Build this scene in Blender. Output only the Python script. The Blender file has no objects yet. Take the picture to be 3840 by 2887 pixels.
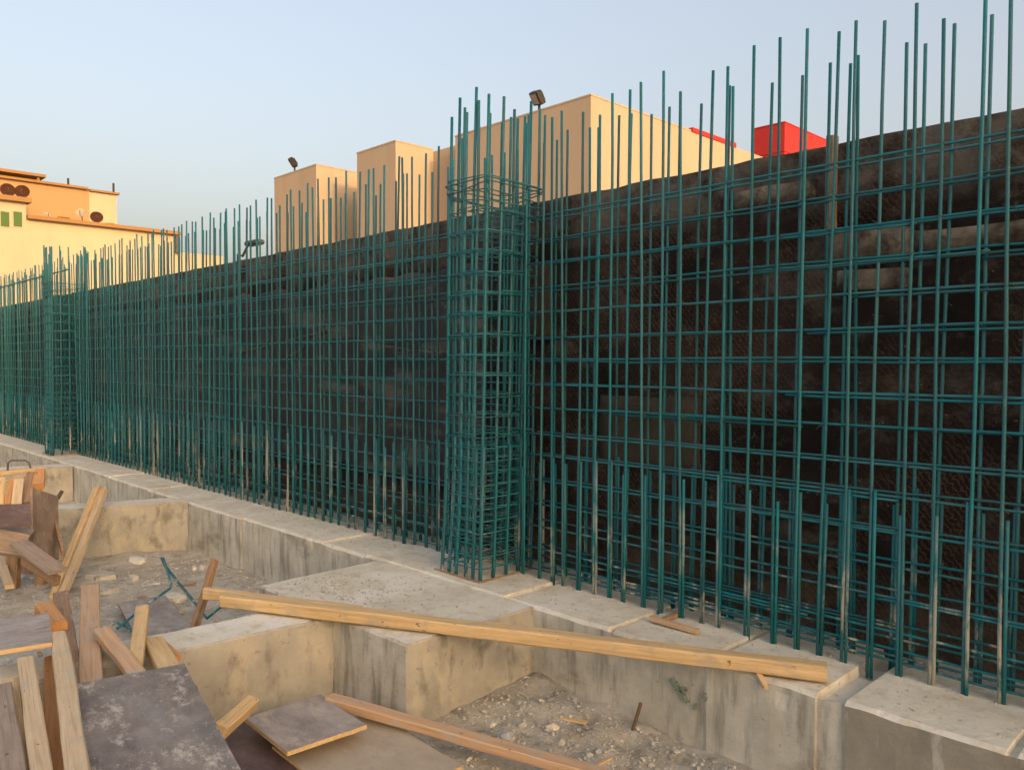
import bpy, bmesh, math, random
from mathutils import Vector, Matrix, noise

random.seed(7)
R = random.Random(11)
C = bpy.context.scene.collection
S = bpy.context.scene
rad = math.radians

# ------------------------------------------------------------------ camera
EYE = 1.84                      # above the top of the footing (z = 0)
YAW, PITCH = rad(45.6), rad(1.78)
FPX, CX, CY = 3000.0, 1920.0, 1443.5
cam_d = bpy.data.cameras.new('camera')
cam_d.sensor_width = 36.0
cam_d.lens = FPX / 3840.0 * 36.0
cam_d.clip_start, cam_d.clip_end = 0.05, 3000
cam = bpy.data.objects.new('camera', cam_d)
cam.location = (0, 0, EYE)
cam.rotation_euler = (math.pi / 2 - PITCH, 0, YAW)
C.objects.link(cam)
S.camera = cam

# ------------------------------------------------------------------ sky, sun, exposure
SUN_EL, SUN_AZ = rad(13.0), rad(-12.0)        # azimuth from +X towards +Y
w = bpy.data.worlds.new('World')
S.world = w
w.use_nodes = True
nt = w.node_tree
for n in list(nt.nodes):
    nt.nodes.remove(n)
wo = nt.nodes.new('ShaderNodeOutputWorld')
bg = nt.nodes.new('ShaderNodeBackground')
sky = nt.nodes.new('ShaderNodeTexSky')
sky.sky_type = 'NISHITA'
sky.sun_disc = False
sky.sun_elevation = SUN_EL
sky.sun_rotation = math.pi / 2 - SUN_AZ
sky.altitude = 0
sky.air_density = 1.25
sky.dust_density = 10.0
sky.ozone_density = 0.5
bg.inputs['Strength'].default_value = 0.10
tint = nt.nodes.new('ShaderNodeMix')
tint.data_type, tint.blend_type = 'RGBA', 'MULTIPLY'
tint.inputs[0].default_value = 1.0
tint.inputs[7].default_value = (1.045, 0.965, 0.985, 1)      # dusty, slightly pink haze
nt.links.new(sky.outputs[0], tint.inputs[6])
haze = nt.nodes.new('ShaderNodeMix')
haze.data_type = 'RGBA'
haze.inputs[0].default_value = 0.32                          # even pale dust veil over the whole sky
haze.inputs[7].default_value = (1.50, 1.60, 1.80, 1)
nt.links.new(tint.outputs[2], haze.inputs[6])
nt.links.new(haze.outputs[2], bg.inputs[0])
nt.links.new(bg.outputs[0], wo.inputs[0])
sd = bpy.data.lights.new('sun', 'SUN')
sd.energy = 0.5
sd.angle = rad(3)
sd.color = (1.0, 0.66, 0.30)
sun = bpy.data.objects.new('sun', sd)
sdir = Vector((math.cos(SUN_AZ) * math.cos(SUN_EL), math.sin(SUN_AZ) * math.cos(SUN_EL), math.sin(SUN_EL)))
sun.rotation_euler = (-sdir).to_track_quat('-Z', 'Y').to_euler()
sun.location = (30, 20, 40)
C.objects.link(sun)
S.view_settings.view_transform = 'Standard'
S.view_settings.look = 'None'
S.view_settings.gamma = 1.0
S.view_settings.exposure = 2.16
S.cycles.max_bounces = 6
S.cycles.use_denoising = True

# ------------------------------------------------------------------ measured positions -> world points
AX = Vector((-math.sin(YAW), math.cos(YAW), 0))
RT = Vector((math.cos(YAW), math.sin(YAW), 0))
FW = AX * math.cos(PITCH) + Vector((0, 0, -math.sin(PITCH)))
UP = AX * math.sin(PITCH) + Vector((0, 0, math.cos(PITCH)))
O = Vector((0, 0, EYE))


def ray(px, py):
    return FW + RT * ((px - CX) / FPX) + UP * ((CY - py) / FPX)


def P(px, py, t):
    d = ray(px, py)
    return O + d * (t / d.dot(AX))


def PZ(px, py, z):
    d = ray(px, py)
    return O + d * ((z - EYE) / d.z)


def PY(px, py, y):
    d = ray(px, py)
    return O + d * (y / d.y)


# ------------------------------------------------------------------ materials
class N:
    def __init__(s, name):
        s.m = bpy.data.materials.new(name)
        s.m.use_nodes = True
        s.t = s.m.node_tree
        s.b = s.t.nodes['Principled BSDF']

    def n(s, ty, **k):
        x = s.t.nodes.new(ty)
        for a, v in k.items():
            setattr(x, a, v)
        return x

    def l(s, a, b):
        s.t.links.new(a, b)

    def math(s, op, a, b=None, clamp=False):
        x = s.n('ShaderNodeMath', operation=op, use_clamp=clamp)
        for i, v in enumerate((a, b)):
            if v is None:
                continue
            if isinstance(v, (int, float)):
                x.inputs[i].default_value = v
            else:
                s.l(v, x.inputs[i])
        return x.outputs[0]

    def coord(s, space, stretch=(1, 1, 1), rot=(0, 0, 0)):
        if space == 'world':
            o = s.n('ShaderNodeNewGeometry').outputs['Position']
        else:
            tc = s.n('ShaderNodeTexCoord').outputs['Object']
            oi = s.n('ShaderNodeObjectInfo').outputs['Random']
            ad = s.n('ShaderNodeVectorMath', operation='ADD')
            s.l(tc, ad.inputs[0])
            s.l(s.math('MULTIPLY', oi, 37.0), ad.inputs[1])
            o = ad.outputs[0]
        mp = s.n('ShaderNodeMapping')
        mp.inputs['Scale'].default_value = stretch
        mp.inputs['Rotation'].default_value = rot
        s.l(o, mp.inputs[0])
        return mp.outputs[0]

    def noise(s, vec, scale, detail=6, rough=0.6):
        x = s.n('ShaderNodeTexNoise')
        x.inputs['Scale'].default_value = scale
        x.inputs['Detail'].default_value = detail
        x.inputs['Roughness'].default_value = rough
        s.l(vec, x.inputs['Vector'])
        return x.outputs['Fac']

    def rng(s, v, a, b, c=0.0, d=1.0):
        x = s.n('ShaderNodeMapRange')
        x.inputs[1].default_value, x.inputs[2].default_value = a, b
        x.inputs[3].default_value, x.inputs[4].default_value = c, d
        s.l(v, x.inputs[0])
        return x.outputs[0]

    def mix(s, f, a, b):
        x = s.n('ShaderNodeMix', data_type='RGBA')
        if isinstance(f, (int, float)):
            x.inputs[0].default_value = f
        else:
            s.l(f, x.inputs[0])
        for i, v in ((6, a), (7, b)):
            if isinstance(v, tuple):
                x.inputs[i].default_value = (*v, 1)
            else:
                s.l(v, x.inputs[i])
        return x.outputs[2]

    def ramp(s, f, stops):
        x = s.n('ShaderNodeValToRGB')
        e = x.color_ramp.elements
        while len(e) < len(stops):
            e.new(0.5)
        for q, (p, c) in zip(e, stops):
            q.position = p
            q.color = (*c, 1)
        s.l(f, x.inputs[0])
        return x.outputs[0]

    def bump(s, h, strength, dist=0.02):
        x = s.n('ShaderNodeBump')
        x.inputs['Strength'].default_value = strength
        x.inputs['Distance'].default_value = dist
        s.l(h, x.inputs['Height'])
        s.l(x.outputs[0], s.b.inputs['Normal'])

    def done(s, col, rough=0.85, spec=0.3):
        if isinstance(col, tuple):
            s.b.inputs['Base Color'].default_value = (*col, 1)
        else:
            s.l(col, s.b.inputs['Base Color'])
        if isinstance(rough, (int, float)):
            s.b.inputs['Roughness'].default_value = rough
        else:
            s.l(rough, s.b.inputs['Roughness'])
        s.b.inputs['Specular IOR Level'].default_value = spec
        return s.m


def mk(name, stops, scale=3.0, space='world', stretch=(1, 1, 1), over=(), rough=0.88, bump=0.3, bscale=35, dist=0.02, spec=0.25, bstretch=None):
    m = N(name)
    v = m.coord(space, stretch)
    c = m.ramp(m.noise(v, scale, 8, 0.62), stops)
    for rgb, sc, lo, hi, st, amt in over:
        k = m.rng(m.noise(m.coord(space, st), sc, 6, 0.6), lo, hi, 0, amt)
        c = m.mix(k, c, rgb)
    m.bump(m.noise(m.coord(space, bstretch or stretch), bscale, 6, 0.7), bump, dist)
    return m.done(c, rough, spec)


def concrete(name, a, b, over=(), **k):
    return mk(name, [(0.3, a), (0.7, b)], over=over, **k)


one = (1, 1, 1)
M = {}
M['slab_top'] = concrete('dusty_concrete_top', (0.55, 0.53, 0.435), (0.67, 0.655, 0.56), scale=2.6, over=[
    ((0.45, 0.405, 0.31), 9, 0.52, 0.66, one, 0.6), ((0.72, 0.71, 0.66), 1.6, 0.52, 0.68, one, 0.75),
    ((0.27, 0.245, 0.205), 22, 0.60, 0.69, one, 0.6), ((0.44, 0.37, 0.27), 2.4, 0.55, 0.68, one, 0.5)], bump=0.45, bscale=26)
M['slab_face'] = concrete('formed_concrete_face', (0.36, 0.35, 0.29), (0.60, 0.585, 0.505), scale=2.6, over=[
    ((0.20, 0.185, 0.155), 3.2, 0.50, 0.68, (3.0, 3.0, 0.5), 0.75), ((0.17, 0.15, 0.115), 1.1, 0.56, 0.68, (1, 1, 2.2), 0.6), ((0.60, 0.58, 0.53), 4.5, 0.58, 0.72, (2.2, 2.2, 0.6), 0.6),
    ((0.19, 0.175, 0.15), 26, 0.64, 0.70, one, 0.6)], bump=0.35, bscale=24)
M['yellow_face'] = concrete('ochre_blotched_concrete', (0.27, 0.265, 0.23), (0.40, 0.39, 0.34), scale=3.4, over=[
    ((0.46, 0.42, 0.32), 3.0, 0.50, 0.66, (1.6, 1.6, 1), 0.65), ((0.15, 0.145, 0.12), 4.2, 0.53, 0.66, (1.5, 1.5, 0.8), 0.65),
    ((0.14, 0.135, 0.11), 18, 0.63, 0.70, one, 0.5)], bump=0.35, bscale=22)
M['dark_face'] = concrete('stained_dark_concrete', (0.21, 0.19, 0.15), (0.36, 0.335, 0.275), scale=2.4, over=[
    ((0.54, 0.51, 0.45), 2.6, 0.55, 0.64, (3, 3, 0.7), 0.8)], bump=0.35, bscale=24)
M['ground'] = concrete('site_dirt', (0.33, 0.31, 0.25), (0.50, 0.475, 0.405), scale=1.8, over=[
    ((0.56, 0.54, 0.48), 4, 0.50, 0.62, one, 0.75), ((0.19, 0.17, 0.135), 7, 0.55, 0.68, one, 0.7)], bump=0.9, bscale=30, dist=0.03)
M['gravel'] = concrete('broken_concrete', (0.29, 0.28, 0.25), (0.56, 0.54, 0.48), scale=9, bump=0.5, bscale=50)
M['pale_stone'] = concrete('pale_mortar', (0.50, 0.47, 0.42), (0.68, 0.65, 0.60), scale=7, bump=0.4, bscale=45)


def wood(name, a, b, stain, amt):
    m = N(name)
    v = m.coord('object', (1.2, 16, 16))
    c = m.ramp(m.noise(v, 2.2, 7, 0.6), [(0.28, a), (0.72, b)])
    g = m.noise(m.coord('object', (0.7, 60, 60)), 2.0, 4, 0.6)
    c = m.mix(m.rng(g, 0.52, 0.66, 0, 0.45), c, tuple(x * 0.55 for x in a))
    k = m.rng(m.noise(m.coord('object', (5, 9, 9)), 1.1, 5, 0.6), 0.53, 0.66, 0, amt)
    c = m.mix(k, c, stain)
    kn = m.rng(m.noise(m.coord('object', (9, 14, 14)), 2.2, 2, 0.5), 0.70, 0.75, 0, 0.75)
    c = m.mix(kn, c, (0.12, 0.06, 0.025))
    m.bump(m.noise(m.coord('object', (1.0, 40, 40)), 3.0, 5, 0.65), 0.35, 0.006)
    return m.done(c, 0.8, 0.25)


M['wood_pale'] = wood('pale_pine', (0.47, 0.36, 0.22), (0.63, 0.5, 0.33), (0.42, 0.38, 0.32), 0.7)
M['wood_gold'] = wood('golden_pine', (0.48, 0.335, 0.165), (0.66, 0.49, 0.265), (0.40, 0.33, 0.23), 0.7)
M['wood_orange'] = wood('orange_pine', (0.42, 0.21, 0.085), (0.57, 0.31, 0.13), (0.42, 0.28, 0.15), 0.4)
M['wood_pink'] = wood('pinkish_pine', (0.42, 0.275, 0.165), (0.55, 0.385, 0.24), (0.41, 0.36, 0.30), 0.7)
M['wood_brown'] = wood('brown_weathered_wood', (0.20, 0.125, 0.075), (0.36, 0.24, 0.15), (0.38, 0.32, 0.26), 0.6)
M['wood_grey'] = wood('grey_weathered_wood', (0.23, 0.18, 0.14), (0.36, 0.29, 0.23), (0.20, 0.17, 0.16), 0.6)


def ply(name, a, b, splash, amt, tint=None):
    m = N(name)
    c = m.ramp(m.noise(m.coord('object', (2, 3.5, 3)), 2.0, 9, 0.7), [(0.3, a), (0.7, b)])
    if tint:
        c = m.mix(m.rng(m.noise(m.coord('object'), 1.8, 3), 0.52, 0.66, 0, 0.6), c, tint)
    k = m.rng(m.noise(m.coord('object', (1.5, 2.5, 2)), 2.6, 12, 0.82), 0.52, 0.63, 0, amt)
    c = m.mix(k, c, splash)
    k2 = m.rng(m.noise(m.coord('object'), 38, 4, 0.7), 0.62, 0.72, 0, amt)
    c = m.mix(k2, c, splash)
    m.bump(m.noise(m.coord('object'), 30, 6, 0.7), 0.3, 0.008)
    return m.done(c, 0.62, 0.35)


M['ply_dark'] = ply('film_faced_plywood_dark', (0.115, 0.092, 0.084), (0.29, 0.26, 0.225), (0.56, 0.53, 0.45), 0.9, (0.20, 0.235, 0.225))
M['ply_grey'] = ply('film_faced_plywood_grey', (0.19, 0.165, 0.15), (0.40, 0.365, 0.335), (0.46, 0.41, 0.33), 0.8)
M['ply_beige'] = ply('dusty_plywood', (0.34, 0.29, 0.22), (0.44, 0.385, 0.30), (0.28, 0.25, 0.20), 0.5)
M['ply_brown'] = ply('weathered_brown_board', (0.15, 0.115, 0.095), (0.27, 0.215, 0.175), (0.40, 0.35, 0.29), 0.5)
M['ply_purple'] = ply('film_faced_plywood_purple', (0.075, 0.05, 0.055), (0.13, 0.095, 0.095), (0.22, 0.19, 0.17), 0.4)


def rebar(name, splash, zmax):
    m = N(name)
    v = m.coord('world')
    c = m.mix(m.noise(v, 5.0, 5, 0.6), (0.005, 0.095, 0.118), (0.016, 0.168, 0.192))
    c = m.mix(m.rng(m.noise(v, 14, 6, 0.7), 0.60, 0.74, 0, 0.45), c, (0.14, 0.23, 0.23))
    rnd = m.n('ShaderNodeObjectInfo').outputs['Random']
    hs = m.n('ShaderNodeHueSaturation')
    m.l(m.rng(rnd, 0, 1, 0.72, 1.22), hs.inputs['Value'])
    m.l(m.rng(m.math('FRACT', m.math('MULTIPLY', rnd, 7.3)), 0, 1, 0.85, 1.08), hs.inputs['Saturation'])
    m.l(c, hs.inputs['Color'])
    c = hs.outputs[0]
    c = m.mix(m.rng(m.noise(m.coord('world', (1, 1, 0.6)), 9, 7, 0.75), 0.66, 0.71, 0, 0.75), c, (0.13, 0.075, 0.045))
    sep = m.n('ShaderNodeSeparateXYZ')
    m.l(m.n('ShaderNodeNewGeometry').outputs['Position'], sep.inputs[0])
    low = m.rng(sep.outputs[2], 0.05, zmax, 1.0, 0.0)
    k = m.math('MULTIPLY', low, m.rng(m.noise(m.coord('world', (1, 1, 0.35)), 6.5, 5, 0.7), splash, splash + 0.12), True)
    c = m.mix(k, c, (0.46, 0.43, 0.36))
    m.bump(m.noise(m.coord('world', (1, 1, 4)), 45, 3, 0.5), 0.5, 0.004)
    return m.done(c, 0.5, 0.4)


M['rebar'] = rebar('green_epoxy_rebar', 0.56, 1.0)
M['rebar_splashed'] = rebar('green_rebar_with_cement', 0.42, 1.1)
M['rust'] = concrete('rusty_steel', (0.10, 0.06, 0.04), (0.17, 0.11, 0.075), scale=20)

# dark neighbouring wall
m = N('dark_rough_masonry')
v = m.coord('world')
c = m.ramp(m.noise(v, 1.3, 9, 0.65), [(0.32, (0.014, 0.0115, 0.011)), (0.52, (0.032, 0.0245, 0.022)), (0.75, (0.085, 0.060, 0.048))])
hv = m.coord('world', (1, 1, 1), (0, rad(38), 0))
wv = m.n('ShaderNodeTexWave', wave_type='BANDS', bands_direction='X')
wv.inputs['Scale'].default_value = 9.0
wv.inputs['Distortion'].default_value = 7.0
wv.inputs['Detail'].default_value = 4
wv.inputs['Detail Scale'].default_value = 4.0
m.l(hv, wv.inputs['Vector'])
hatch = m.math('MULTIPLY', m.rng(wv.outputs['Fac'], 0.50, 0.90), m.rng(m.noise(v, 1.1, 6), 0.44, 0.60, 0, 0.65))
c = m.mix(hatch, c, (0.13, 0.080, 0.052))
pm = m.rng(m.noise(m.coord('world', (0.8, 1, 1.2)), 1.9, 12, 0.78), 0.51, 0.68, 0, 0.75)
c = m.mix(pm, c, (0.16, 0.145, 0.12))
sep = m.n('ShaderNodeSeparateXYZ')
m.l(m.n('ShaderNodeNewGeometry').outputs['Position'], sep.inputs[0])
topb = m.math('MULTIPLY', m.rng(sep.outputs[2], 2.78, 2.98), m.rng(m.noise(v, 3.2, 8, 0.7), 0.38, 0.58, 0, 0.85))
c = m.mix(topb, c, (0.17, 0.158, 0.138))
botb = m.math('MULTIPLY', m.rng(sep.outputs[2], 0.50, 0.22), m.rng(m.noise(v, 2.1, 8, 0.7), 0.38, 0.62, 0, 0.75))
c = m.mix(botb, c, (0.16, 0.125, 0.09))
sp = m.rng(m.noise(v, 24, 4, 0.6), 0.66, 0.72, 0, 0.8)
c = m.mix(sp, c, (0.24, 0.20, 0.165))
m.bump(m.noise(v, 16, 9, 0.75), 0.9, 0.03)
M['wall'] = m.done(c, 0.93, 0.15)
M['wall_patch'] = concrete('mortar_patch', (0.06, 0.05, 0.04), (0.30, 0.26, 0.20), scale=7, over=[((0.03, 0.024, 0.02), 6, 0.5, 0.62, one, 0.8)], bump=0.8, bscale=20)
M['wall_board'] = concrete('dull_board', (0.045, 0.040, 0.030), (0.085, 0.075, 0.058), scale=4, bump=0.4)
M['sheeting'] = concrete('black_sheeting', (0.020, 0.022, 0.025), (0.062, 0.062, 0.060), scale=1.5, over=[
    ((0.19, 0.18, 0.155), 1.7, 0.53, 0.68, (0.55, 1, 2.2), 0.75), ((0.24, 0.225, 0.195), 9, 0.64, 0.73, (0.8, 1, 1.5), 0.6)], rough=0.6, bump=0.5, bscale=10, spec=0.35)

# painted buildings
def paint(name, col, k=0.06):
    a = tuple(x * (1 - k) for x in col)
    b = tuple(min(0.9, x * (1 + k)) for x in col)
    return mk(name, [(0.3, a), (0.7, b)], scale=0.35, stretch=(1, 1, 0.35), bump=0.1, bscale=12, over=[
        (tuple(x * 0.86 for x in col), 0.8, 0.55, 0.75, (1.2, 1.2, 0.12), 0.5)], rough=0.9)


M['tan'] = paint('tan_render', (0.42, 0.33, 0.24))
M['cream'] = paint('cream_render', (0.48, 0.395, 0.28))
M['ochre'] = paint('ochre_render', (0.40, 0.25, 0.125))
M['ledge'] = paint('brown_ledge', (0.30, 0.17, 0.07))
M['red'] = paint('red_cladding', (0.42, 0.034, 0.032), 0.10)
M['shutter'] = paint('green_shutter', (0.085, 0.16, 0.055))
M['dish_brown'] = paint('brown_dish', (0.13, 0.055, 0.03))
M['dish_white'] = paint('off_white_dish', (0.62, 0.56, 0.46))
M['black_metal'] = concrete('black_metal', (0.018, 0.016, 0.015), (0.035, 0.032, 0.03), rough=0.5)
M['grey_metal'] = concrete('grey_metal', (0.06, 0.065, 0.065), (0.10, 0.105, 0.105), rough=0.5)
m = N('lamp_glass')
M['lamp_glass'] = m.done((0.20, 0.18, 0.15), 0.2, 0.5)
m = N('green_paint')
M['green_paint'] = m.done(m.mix(m.noise(m.coord('world'), 30, 5, 0.7), (0.09, 0.17, 0.13), (0.30, 0.31, 0.26)), 0.7)


# ------------------------------------------------------------------ mesh helpers
def link(name, bm, mats, parent=None, loc=None, mat=None, smooth=False):
    me = bpy.data.meshes.new(name)
    bm.normal_update()
    bm.to_mesh(me)
    bm.free()
    for x in (mats if isinstance(mats, (list, tuple)) else [mats]):
        me.materials.append(x)
    if smooth:
        for p in me.polygons:
            p.use_smooth = True
    o = bpy.data.objects.new(name, me)
    C.objects.link(o)
    if parent:
        o.parent = parent
    if mat is not None:
        o.matrix_world = mat
    elif loc is not None:
        o.location = loc
    return o


def tag(o, label=None, cat=None, group=None, kind=None):
    if label:
        o['label'] = label
    if cat:
        o['category'] = cat
    if group:
        o['group'] = group
    if kind:
        o['kind'] = kind
    return o


def empty(name, loc, label, cat, group=None, rz=0):
    o = bpy.data.objects.new(name, None)
    o.location = loc
    o.rotation_euler = (0, 0, rz)
    C.objects.link(o)
    return tag(o, label, cat, group)


def tube(bm, pts, r, seg=8, cap=True):
    rings = []
    n = len(pts)
    ref = None
    for i, p in enumerate(pts):
        d = (pts[min(i + 1, n - 1)] - pts[max(i - 1, 0)]).normalized()
        if ref is None:
            ref = Vector((1, 0, 0)) if abs(d.x) < 0.9 else Vector((0, 0, 1))
        u = (ref - d * ref.dot(d)).normalized()
        ref = u
        v = d.cross(u)
        rings.append([bm.verts.new(p + (u * math.cos(a) + v * math.sin(a)) * r) for a in (2 * math.pi * k / seg for k in range(seg))])
    for a, b in zip(rings, rings[1:]):
        for k in range(seg):
            f = bm.faces.new((a[k], a[(k + 1) % seg], b[(k + 1) % seg], b[k]))
            f.smooth = True
    if cap:
        bm.faces.new(rings[0][::-1])
        bm.faces.new(rings[-1])


def box(bm, lo, hi, bev=0.0, mi=0):
    r = bmesh.ops.create_cube(bm, size=1.0)
    vs = r['verts']
    for v in vs:
        v.co = Vector([lo[i] + (v.co[i] + 0.5) * (hi[i] - lo[i]) for i in range(3)])
    fs = {f for v in vs for f in v.link_faces}
    for f in fs:
        f.material_index = mi
    if bev > 0:
        bmesh.ops.bevel(bm, geom=list({e for v in vs for e in v.link_edges}), offset=bev, segments=1, affect='EDGES')


def fbm(p, s, o=4):
    return noise.fractal(Vector(p) * s, 1.0, 2.0, o)


def basis(p0, p1, roll=0.0, up=Vector((0, 0, 1))):
    x = (p1 - p0).normalized()
    y = up.cross(x)
    if y.length < 1e-4:
        y = Vector((0, 1, 0))
    y.normalize()
    z = x.cross(y)
    m3 = Matrix((x, y, z)).transposed() @ Matrix.Rotation(roll, 3, 'X')
    return Matrix.Translation((p0 + p1) / 2) @ m3.to_4x4()


def board(name, p0, p1, wd, th, mt, label, cat, group=None, roll=0.0, rough=0.007, parent=None):
    """A sawn board from p0 to p1: a lightly warped bar with worn edges and split ends."""
    L = (p1 - p0).length
    bm = bmesh.new()
    n = max(5, int(L / 0.12))
    c = min(wd, th) * 0.12
    prof = [(-wd / 2 + c, -th / 2), (wd / 2 - c, -th / 2), (wd / 2, -th / 2 + c), (wd / 2, th / 2 - c),
            (wd / 2 - c, th / 2), (-wd / 2 + c, th / 2), (-wd / 2, th / 2 - c), (-wd / 2, -th / 2 + c)]
    seed = R.uniform(0, 90)
    bow = R.uniform(-1, 1) * 0.004 * L
    rings = []
    for i in range(n + 1):
        s = i / n
        ring = []
        for k, (a, b) in enumerate(prof):
            x = (s - 0.5) * L
            q = Vector((x * 3, a * 9 + seed, b * 9))
            j = rough * (1.0 + 0.8 * (i in (0, n)))
            dx = noise.noise(q * 4) * 0.010 if i in (0, n) else 0
            ring.append(bm.verts.new((x + dx, a + noise.noise(q) * j + bow * (1 - (2 * s - 1) ** 2), b + noise.noise(q + Vector((9, 3, 1))) * j)))
        rings.append(ring)
    for A, B in zip(rings, rings[1:]):
        for k in range(8):
            bm.faces.new((A[k], B[k], B[(k + 1) % 8], A[(k + 1) % 8]))
    bm.faces.new(rings[0])
    bm.faces.new(rings[-1][::-1])
    bmesh.ops.recalc_face_normals(bm, faces=bm.faces)
    o = link(name, bm, M[mt], parent, mat=basis(p0, p1, roll))
    if label:
        tag(o, label, cat, group)
    return o


def panel(name, a, b, d, th, mt, label, cat, group=None, edge=None, rim=0.0, rim_mat='wood_gold', sag=0.004):
    """A rectangular sheet with corner a and edges towards b and d; its core shows a lighter wood edge; optional rim battens as parts."""
    x = (b - a)
    y = (d - a)
    X = x.normalized()
    Z = X.cross(y).normalized()
    Yv = Z.cross(X)
    lx, ly = x.length, y.dot(Yv)
    mw = Matrix.Translation((a)) @ Matrix((X, Yv, Z)).transposed().to_4x4()
    root = bpy.data.objects.new(name, None)
    root.matrix_world = mw
    C.objects.link(root)
    tag(root, label, cat, group)
    bm = bmesh.new()
    nx, ny = 14, 10
    g = {}
    for i in range(nx + 1):
        for j in range(ny + 1):
            px, py = lx * i / nx, ly * j / ny
            e = 0.0
            if i in (0, nx) or j in (0, ny):
                e = noise.noise(Vector((px * 20 + lx * 7, py * 20, 3))) * 0.004
            dz = noise.noise(Vector((px * 1.5 + lx * 11, py * 1.5, 1))) * sag
            for s in (0, 1):
                g[i, j, s] = bm.verts.new((px + (e if i in (0, nx) else 0), py + (e if j in (0, ny) else 0), dz + (th / 2 if s else -th / 2)))
    for i in range(nx):
        for j in range(ny):
            bm.faces.new((g[i, j, 1], g[i + 1, j, 1], g[i + 1, j + 1, 1], g[i, j + 1, 1]))
            bm.faces.new((g[i, j, 0], g[i, j + 1, 0], g[i + 1, j + 1, 0], g[i + 1, j, 0]))
    es = []
    for i in range(nx):
        es.append(bm.faces.new((g[i, 0, 0], g[i + 1, 0, 0], g[i + 1, 0, 1], g[i, 0, 1])))
        es.append(bm.faces.new((g[i, ny, 1], g[i + 1, ny, 1], g[i + 1, ny, 0], g[i, ny, 0])))
    for j in range(ny):
        es.append(bm.faces.new((g[0, j, 1], g[0, j + 1, 1], g[0, j + 1, 0], g[0, j, 0])))
        es.append(bm.faces.new((g[nx, j, 0], g[nx, j + 1, 0], g[nx, j + 1, 1], g[nx, j, 1])))
    for f in es:
        f.material_index = 1
    o = link('sheet', bm, [M[mt], M[edge or 'wood_brown']], root)
    if rim:
        for q in range(2):
            bm = bmesh.new()
            yy = 0 if q == 0 else ly - rim
            box(bm, (0.002, yy, -th / 2 - 0.045), (lx - 0.002, yy + rim, -th / 2 - 0.003), 0.003)
            link('batten', bm, M[rim_mat], root)
        for q in range(2):
            bm = bmesh.new()
            xx = 0.002 if q == 0 else lx - rim - 0.002
            box(bm, (xx, rim + 0.003, -th / 2 - 0.045), (xx + rim, ly - rim - 0.003, -th / 2 - 0.003), 0.003)
            link('batten', bm, M[rim_mat], root)
    return root


# ------------------------------------------------------------------ ground: one sheet, dense in the pit
def gz(x, y):
    p = Vector((x, y, 0))
    z = -0.62 + 0.05 * noise.fractal(p * 0.8, 1, 2, 3) + 0.022 * noise.fractal(p * 3.2, 1, 2, 4)
    # rubble banked against the strip footing, right of the pad
    if x > -4.3 and y > 2.2:
        k = max(0.0, min(1, (y - 3.1) / 1.1)) * max(0, min(1, (x + 4.3) / 0.15)) * max(0.0, min(1, (-2.2 - x) / 1.6 + 0.25))
        z += 0.09 * k + 0.05 * k * noise.noise(p * 6)
    return z


def axis_lines(lo, hi, step, far):
    a = []
    x = lo
    while x <= hi + 1e-6:
        a.append(x)
        x += step
    d, left, right = step, [], []
    x0, x1 = a[0], a[-1]
    while x0 > -far:
        d *= 1.6
        x0 -= d
        x1 += d
        left.append(x0)
        right.append(x1)
    return left[::-1] + a + right


xs = axis_lines(-14.0, 0.4, 0.07, 900)
ys = axis_lines(0.2, 4.5, 0.07, 900)
bm = bmesh.new()
G = [[bm.verts.new((x, y, gz(x, y) if -40 < x < 20 and -20 < y < 5 else -0.66)) for y in ys] for x in xs]
for i in range(len(xs) - 1):
    for j in range(len(ys) - 1):
        bm.faces.new((G[i][j], G[i + 1][j], G[i + 1][j + 1], G[i][j + 1]))
tag(link('ground', bm, M['ground'], smooth=True), kind='structure')

# ------------------------------------------------------------------ strip footing under the wall
GROOVES = [-1.0, -2.65, -3.40, -4.43, -6.35, -7.1, -8.9, -11.8, -13.5]


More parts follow.
